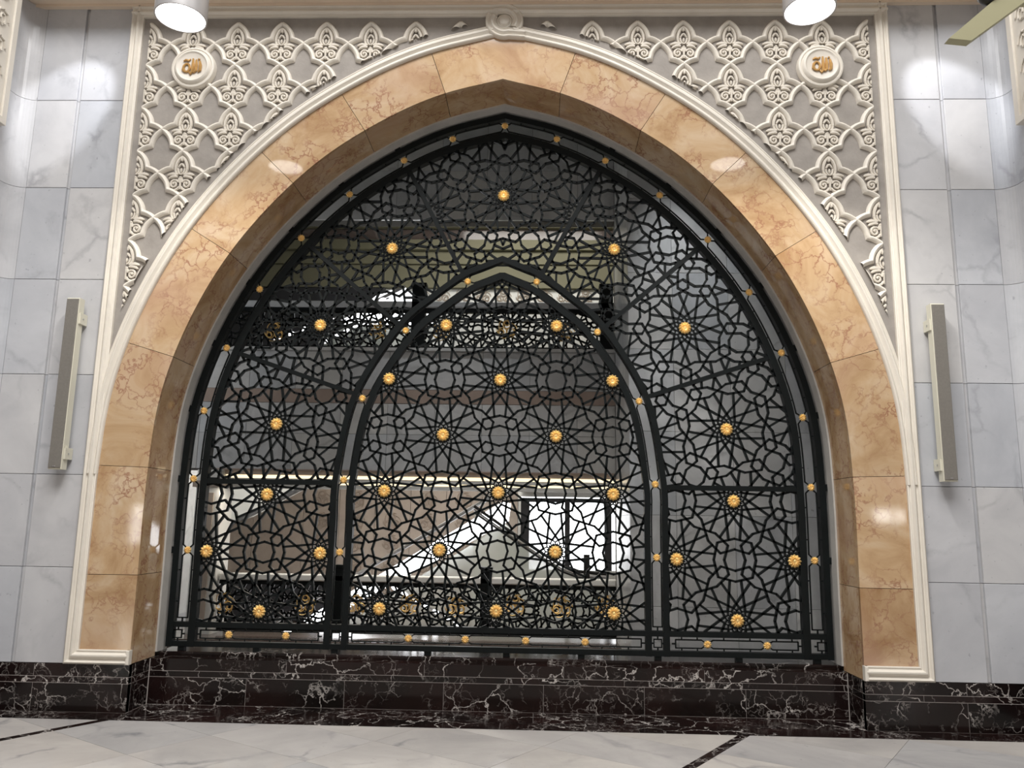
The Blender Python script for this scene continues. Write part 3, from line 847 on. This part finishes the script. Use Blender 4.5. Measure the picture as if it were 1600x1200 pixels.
# ------------------------------------------------------------------ wall speakers
for s in (-1, 1):
    x0, x1 = sorted((s * 3.785, s * 3.895)); r = empty('column_speaker', (s * 3.84, -.005, 2.03))
    tag(r, 'slim grey column speaker in ivory case on the marble pier %s the olive arm' % ('below' if s > 0 else 'away from'), 'speaker', 'column speakers')
    c0, c1 = (-.058, .058); L = lambda x: x
    part('case', MB().bevbox(-.058, .058, -.130, -.045, 0, 1.545, .006), 'spkcase', r)
    part('front_cloth', MB().bevbox(-.054, .054, -.140, -.131, .012, 1.533, .003), 'spkgrille', r)
    part('badge', MB().box(-.012, .012, -.143, -.1405, .022, .032), 'steel', r)
    for z in (.14, 1.36):
        b0, b1 = sorted((-s * .045, -s * .072)); bk = part('wall_bracket', MB().box(b0, b1, -.11, .0, z - .05, z + .05).box(-.045, .045, -.045, .0, z - .02, z + .02), 'spkcase', r)
        part('screw', MB().box(min(b0, b1) - .004, min(b0, b1), -.07, -.058, z - .006, z + .006) if s > 0 else MB().box(max(b0, b1), max(b0, b1) + .004, -.07, -.058, z - .006, z + .006), 'steel', bk)

# ------------------------------------------------------------------ cylinder pendant lamps
for s in (-1, 1):
    lx = -2.49 if s < 0 else 2.43; r = empty('pendant_lamp', (lx, -1.35, 5.52 if s < 0 else 5.56))
    tag(r, 'glowing white cylinder pendant lamp hanging before the calligraphy medallion %s' % ('nearer the dome camera' if s > 0 else 'away from the dome camera'), 'lamp', 'cylinder pendant lamps')
    part('housing', MB().lathe([(.185, .03), (.185, 0), (.196, 0), (.196, .62), (.17, .66), (.03, .67)], (0, 0, 0), 'Z', 40), 'lampbody', r, True)
    part('diffuser', MB().lathe([(.184, .012), (.12, .008), (.01, .006)], (0, 0, 0), 'Z', 40), 'lamplight', r)
    part('stem', MB().lathe([(.012, .65), (.012, 3.4), (.01, 3.41)], (0, 0, 0), 'Z', 10), 'lampbody', r)
    spot('pendant_lamp_light', (lx, -1.35, 5.50), (lx, -1.35, 0), 210, 130, .5, .12, (1.0, .96, .90)).parent = None

# dome camera and olive arm under the soffit, carved frieze panels on the pier returns
r = empty('dome_camera', (4.0, -1.0, 5.86)); tag(r, 'small black dome camera above the olive arm', 'camera')
part('dome', MB().ball((0, 0, .05), .065, .065, .06, 16, 8), 'rubber', r, True)
part('mount', MB().lathe([(.075, .05), (.08, .09), (.08, .14), (.02, .15), (.015, .70)], (0, 0, 0), 'Z', 20), 'lampbody', r, True)
r = empty('ceiling_arm', (3.73, -1.0, 5.52)); tag(r, 'pale olive flat arm slanting up beside the right marble pier', 'arm')
part('arm_beam', MB().prism([(-.085, 0.01), (.09, -.01), (.62, .39), (.62, .62), (.37, .41)], -.03, .05), 'green', r)
part('arm_plate', MB().box(.55, .66, -.06, .08, .36, .66), 'green', r)
for s in (-1, 1):
    r = empty('carved_panel', (s * 4.61, -.64, 5.16))
    tag(r, 'cream carved stucco panel in a raised frame on the pier %s olive arm' % ('beside the' if s > 0 else 'that has no'), 'relief panel', 'carved panels on the pier returns')
    x = lambda a, b_: sorted((-s * a, -s * b_))
    part('panel_board', MB().box(*x(-.03, .03), -.34, .34, 0, 1.40), 'stucco', r)
    part('panel_frame', MB().box(*x(.03, .05), -.34, -.28, 0, 1.40).box(*x(.03, .05), .28, .34, 0, 1.40).box(*x(.03, .05), -.28, .28, 0, .06).box(*x(.03, .05), -.28, .28, 1.34, 1.40), 'stucco', r)
    cv = MB()
    for k in range(5):
        for j in range(2):
            cy_, cz_ = -.13 + .26 * j, .18 + .26 * k
            pts = [(-s * .035, cy_ + (.09 - .005 * i) * math.cos(.7 * i), cz_ + (.10 - .005 * i) * math.sin(.7 * i)) for i in range(15)]
            cv.tube(pts, .013, 5)
    part('carving', cv, 'relief', r, True)

# ------------------------------------------------------------------ stairwell beyond the grille
fh = struct('floor_stairwell', MB().box(-5.0, 5.0, 1.05, 9.4, -.2, .0).box(-5.0, 1.36, 2.6, 3.4, 0, .24), 'sill')
struct('floor_landing', MB().box(-5.8, 3.0, 3.42, 6.9, 3.45, 3.80), 'olive')
struct('wall_hall_right', MB().box(3.0, 3.1, 3.4, 9.4, 0, 7.3), 'whitewall')
struct('ceiling_stairwell', MB().box(-5.0, 5.0, .66, 9.4, 7.2, 7.4), 'olive')
struct('wall_stairwell_left', MB().box(-5.9, -5.8, .6, 9.4, 0, 7.3).box(-5.9, -4.99, .6, .66, 0, 7.3), 'marble_grey')
# right-hand pier of grey slabs
pr = struct('wall_pier', MB().box(1.365, 5.0, 1.615, 3.40, 0, 7.2), 'joint')
pz = [0, .80, 1.737, 2.625, 3.531, 4.40, 5.28, 6.16, 7.19]; px = [1.35, 1.838, 2.449, 3.045, 3.65, 4.25, 4.95]
for z0, z1 in zip(pz, pz[1:]):
    for x0, x1 in zip(px, px[1:]): part('slab', MB().bevbox(x0 + .0015, x1 - .0015, 1.60, 1.63, z0 + .0015, z1 - .0015, .003), 'marble_grey', pr)
    part('slab', MB().box(1.35, 1.38, 1.631, 3.08, z0 + .0015, z1 - .0015), 'marble_grey', pr)
# mezzanine fascia of grey slabs
fa = struct('wall_fascia', MB().box(-5.8, 1.36, 3.115, 3.40, 2.25, 3.80).box(-5.8, 1.36, 3.115, 3.4, 5.62, 7.2), 'joint')
fx = [-5.8 + .606 * k for k in range(13)]; fx[-1] = 1.349
for z0, z1, mt in ((2.26, 2.722, 'marble_grey'), (2.722, 3.12, 'marble_grey'), (3.30, 3.80, 'marble_grey'), (5.60, 6.3, 'marble_grey'), (6.3, 7.19, 'marble_grey')):
    for x0, x1 in zip(fx, fx[1:]):
        if x1 - x0 > .1: part('slab', MB().bevbox(x0 + .0015, min(x1, 1.349) - .0015, 3.10, 3.13, z0 + .0015, z1 - .0015, .003), mt, fa)
part('brownish_band', MB().box(-5.8, 1.349, 3.095, 3.13, 3.122, 3.298), 'pink', fa)  # plain pinkish brown band between two rows of grey slabs
part('coping', MB().box(-5.8, 1.349, 3.03, 3.42, 3.802, 3.84), 'marble_grey', fa)
co = empty('trim_6'); co['kind'] = 'structure'
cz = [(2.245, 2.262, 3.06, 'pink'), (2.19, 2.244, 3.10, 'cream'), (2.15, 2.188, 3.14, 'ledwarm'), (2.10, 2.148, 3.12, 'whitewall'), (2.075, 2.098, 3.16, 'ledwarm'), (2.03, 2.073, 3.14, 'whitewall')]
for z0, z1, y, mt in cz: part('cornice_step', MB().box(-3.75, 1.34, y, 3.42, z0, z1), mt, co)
pl = struct('trim_7', MB().bevbox(-3.93, -3.60, 3.02, 3.42, .2, 2.24, .02), 'whitewall')
part('pilaster_panel', MB().box(-3.84, -3.69, 3.005, 3.019, .4, 1.95), 'stone', pl)
part('pilaster_cap', MB().box(-3.96, -3.57, 2.99, 3.43, 2.02, 2.10), 'stone', pl)

# black openwork balustrades with gold scroll medallions
def scroll(mb, cx, cz, y, R):
    for k in range(3):
        g0 = math.radians(90 + 120 * k); ox, oz = cx + .52 * R * math.cos(g0), cz + .52 * R * math.sin(g0)
        for sg in (1, -1):
            pts = [(ox + (.46 - .028 * i) * R * math.cos(g0 + math.pi + sg * .62 * i), y, oz + (.46 - .028 * i) * R * math.sin(g0 + math.pi + sg * .62 * i)) for i in range(13)]
            mb.tube(pts, .0070, 4)
    for k in range(6):
        g0 = math.radians(60 * k + 30); mb.tube([(cx + R * (.86 + .12 * math.cos(3 * t)) * math.cos(g0 + t - .5), y, cz + R * (.86 + .12 * math.cos(3 * t)) * math.sin(g0 + t - .5)) for t in [i * .2 for i in range(6)]], .006, 4)
def balustrade(name, label, x0, x1, z0, z1, rail0, rail1, meds, posts, railmat, zp):
    r = empty(name, ((x0 + x1) / 2, 3.16, z0)); O = -Vector(r.location); tag(r, label, 'balustrade')
    P = lambda nm, mb, mt, sm=False: (lambda o: (setattr(o, 'location', O), o)[1])(part(nm, mb, mt, r, sm))
    mb = MB(); poly = [(x0, z0), (x1, z0), (x1, z1), (x0, z1)]
    lattice(mb, poly, ((x0 + x1) / 2, (z0 + z1) / 2), 0, .40, .021, 3.145, 3.175, 14, False)
    P('openwork', mb, 'iron')
    P('bottom_bar', MB().box(x0, x1, 3.13, 3.19, z0 - .02, z0 + .02), 'iron'); P('top_bar', MB().box(x0, x1, 3.13, 3.19, z1 - .025, z1 + .03), 'iron')
    P('middle_bar', MB().box(x0, x1, 3.148, 3.172, z0 + (z1 - z0) * .70, z0 + (z1 - z0) * .70 + .016), 'iron')
    P('handrail', MB().bevbox(x0, x1, 3.10, 3.24, rail0, rail1, .012), railmat)
    for xa, xb in posts: P('post', MB().box(xa, xb, 3.10, 3.22, z0 - .02, zp).box(xa - .008, xb + .008, 3.09, 3.23, zp, zp + .03), 'iron')
    for mx, mz in meds:
        g = MB(); scroll(g, mx, mz, 3.135, .135); P('gold_scroll', g, 'gold', True)
balustrade('balustrade', 'black openwork balustrade with gold scrolls under a cream rail behind the grille foot', -3.58, 1.345, .30, .86, .885, .965,
           [(-3.50, .60), (-2.49, .60), (-1.85, .61), (-1.19, .62), (-.62, .61), (.11, .64), (.68, .63), (1.22, .65)], [(-2.13, -2.01), (-.32, -.18)], 'whitewall', 1.06)
balustrade('balustrade', 'black openwork balustrade with grey rail on the upper landing above the grey fascia', -4.6, 1.345, 3.86, 4.36, 4.395, 4.48,
           [(-3.10, 4.06), (-1.74, 4.10), (-.90, 4.08), (-.05, 4.12), (.70, 4.09)], [(-1.30, -1.12), (1.16, 1.33)], 'marble_grey', 4.70)

# far wall of the escalator hall
fw = struct('wall_far', MB().box(-5.9, 0.05, 9.0, 9.4, 0, 7.3).box(0.05, 5, 9.0, 9.4, 2.3, 7.3).box(.05, 5, 9., 9.4, 0, .75), 'whitewall')
wn = struct('window_1', MB().box(.05, 2.5, 9.16, 9.2, .75, 2.3), 'window')
for xa, xb in ((.05, .22), (.92, 1.02), (1.70, 1.84), (2.4, 2.5)): part('mullion', MB().box(xa, xb, 9.04, 9.15, .75, 2.12), 'darkmetal', wn)
part('window_head', MB().box(.05, 2.5, 9.02, 9.15, 2.06, 2.14), 'darkmetal', wn)
part('lintel', MB().box(.05, 2.5, 8.9, 9.02, 2.16, 2.30), 'whitewall', wn)
part('soffit_panel', MB().box(.05, 2.5, 7.8, 8.9, 2.30, 2.36), 'steel', wn)
# upper cornice bands of the far hall
up_ = empty('trim_8'); up_['kind'] = 'structure'
for z0, z1, y, mt in ((6.75, 7.19, 6.35, 'olive'), (6.55, 6.74, 6.45, 'sill'), (6.36, 6.54, 6.40, 'olive'), (6.12, 6.35, 6.48, 'olive'), (5.70, 6.11, 6.52, 'olive')):
    part('cornice_band', MB().box(-5.7, 2.9, y, 6.9, z0, z1), mt, up_)
uw = struct('wall_upper_hall', MB().box(-5.7, 2.9, 6.6, 6.9, 3.8, 5.69), 'whitewall')
part('dark_screen', MB().bevbox(-5.7, -2.35, 6.50, 6.599, 3.8, 5.69, .02), 'darkmetal', uw)
part('wainscot', MB().bevbox(-2.34, 2.9, 6.54, 6.599, 3.8, 5.36, .01), 'marble_grey', uw)
for k in range(9):
    mb = MB(); scroll(mb, -1.7 + .36 * k, 5.56, 6.585, .14); part('wall_ornament', mb, 'stone', uw, True)
# stone side wall of the stair with carved ornament
sw = struct('wall_stair', MB().prism([(-5.2, .0), (.05, .0), (.05, 2.02), (-.1, 2.28), (-3.3, 2.28), (-4.95, 1.37), (-5.2, 1.37)], 6.52, 6.8), 'joint')
xs = [-5.2, -4.4, -3.55, -2.95, -2.35, -1.75, -1.15, -.55, .05]
for x0, x1 in zip(xs, xs[1:]):
    top = lambda x: min(2.28, 1.37 + max(0, x + 4.95) * .552) if x < -.1 else 2.28 - (x + .1) * .186
    part('stone_panel', MB().prism([(x0 + .004, 0), (x1 - .004, 0), (x1 - .004, top(x1)), (x0 + .004, top(x0))], 6.50, 6.54), 'stone', sw)
    if -3.6 < x0 < .2:
        mb = MB()
        for k in range(5): scroll(mb, (x0 + x1) / 2, .55 + .36 * k, 6.49, .15)
        part('carved_ornament', mb, 'carve', sw, True)
part('stair_plinth', MB().bevbox(-5.2, -2.7, 6.40, 6.499, 0, .66, .02), 'darkmetal', sw)
part('stair_string', MB().bar((-5.1, 1.36), (-3.25, 2.36), .05, 6.44, 6.6), 'steel', sw)

# escalators
e = empty('escalator', (-1.6, 5.0, 0.0)); tag(e, 'escalator rising to the right with bright lit skirt and steel rail behind the lower balustrade', 'escalator')
def ep(name, mb, mat, root, sm=False): o = part(name, mb, mat, root, sm); o.location = -Vector(root.location); return o
ep('lit_skirt', MB().prism([(-3.35, -.0), (-3.05, .0), (-.05, 1.66), (-.02, 1.92), (-.15, 1.94)], 4.98, 5.04), 'led', e)
ep('glass_side', MB().prism([(-2.7, .0), (1.3, .0), (1.3, .85), (.9, .95), (.42, 1.2), (-.1, 1.62)], 5.10, 5.12), 'glass', e)
ep('rail', MB().tube([(-3.5, 4.96, .12), (-.3, 4.96, 2.02), (.05, 4.96, 2.10)], .03, 8), 'steel', e, True)
for k in range(3): ep('steel_edge', MB().bar((-.55 + .05 * k, 2.02 + .06 * k - .02), (.25 + .05 * k, 2.2 + .06 * k - .02), .022, 4.9 - .03 * k, 4.94 - .03 * k), 'steel', e)
e2 = empty('escalator', (.6, 4.4, 0.0)); tag(e2, 'escalator handrail curving down to the right before the bright window', 'escalator')
hp = [(-.52, 1.86), (-.16, 1.62), (.16, 1.41), (.47, 1.21), (.72, 1.07), (.95, .99), (1.2, .965), (1.345, .96)]
ep('handrail', MB().tube([(x, 4.4, z) for x, z in hp], .022, 8), 'rubber', e2, True)
ep('handrail_guide', MB().tube([(x, 4.4, z - .05) for x, z in hp], .013, 8), 'steel', e2, True)
ep('lower_guide', MB().tube([(x, 4.4, z - .085) for x, z in hp], .014, 8), 'rubber', e2, True)
ep('glass_side', MB().prism([(x, z - .05) for x, z in hp] + [(1.345, .0), (-.52, .0)], 4.405, 4.415), 'glass', e2)
ep('newel', MB().box(1.02, 1.10, 4.3, 4.38, .9, 1.22), 'rubber', e2)
# lamp strings along the escalators
def led_string(root, a, b_, n, y, w):
    for k in range(n):
        t = (k + .5) / n; x, z = a[0] + (b_[0] - a[0]) * t, a[1] + (b_[1] - a[1]) * t; g = math.atan2(b_[1] - a[1], b_[0] - a[0])
        r = part('lamp', MB().ball((0, 0, 0), w, .03, w * .52, 10, 6), 'led', root); r.location = Vector((x, y, z)) - Vector(root.location); r.rotation_euler = (0, -g, 0)
    ep('lamp_rail', MB().bar(a, b_, .02, y + .02, y + .05), 'steel', root)
led_string(e, (-2.98, .17), (-1.75, .86), 9, 4.55, .062)
led_string(e, (-1.70, .74), (-.66, .20), 7, 4.55, .052)
e3 = empty('escalator', (-2.0, 5.2, 3.8)); tag(e3, 'upper escalator flank with bright panel under the olive cornice', 'escalator')
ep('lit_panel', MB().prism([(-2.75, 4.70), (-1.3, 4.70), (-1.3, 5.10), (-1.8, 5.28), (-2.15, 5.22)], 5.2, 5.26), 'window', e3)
ep('steel_edge', MB().bar((-2.95, 4.66), (-1.75, 5.30), .05, 5.14, 5.2), 'steel', e3)
ep('glass_side', MB().prism([(-3.6, 3.8), (-1.3, 3.8), (-1.3, 4.66), (-2.9, 4.66)], 5.22, 5.25), 'glass', e3)
led_string(e3, (-3.65, 4.27), (-1.9, 4.96), 9, 4.6, .055)
led_string(e3, (-3.05, 4.17), (-1.75, 4.92), 9, 4.7, .05)
led_string(e3, (-1.85, 4.80), (-1.38, 4.50), 4, 4.6, .05)

# rear wall of the prayer hall with its lit windows
rw = struct('wall_rear', MB().box(-14, 14, -13.4, -13.1, 0, 6.0), 'cream')
for k, (x0, x1, z0, z1) in enumerate(((-12.92, -12.70, 1.05, 2.20), (-9.78, -9.50, 1.0, 1.95), (8.60, 9.02, 1.80, 2.12), (9.10, 9.34, 1.80, 2.12))):
    w_ = struct('window_%d' % (k + 2), MB().box(x0, x1, -13.09, -13.06, z0, z1), 'rearwindow')
    part('window_frame', MB().box(x0 - .04, x0, -13.1, -13.03, z0 - .04, z1 + .04).box(x1, x1 + .04, -13.1, -13.03, z0 - .04, z1 + .04).box(x0, x1, -13.1, -13.03, z1, z1 + .04).box(x0, x1, -13.1, -13.03, z0 - .04, z0), 'darkmetal', w_)
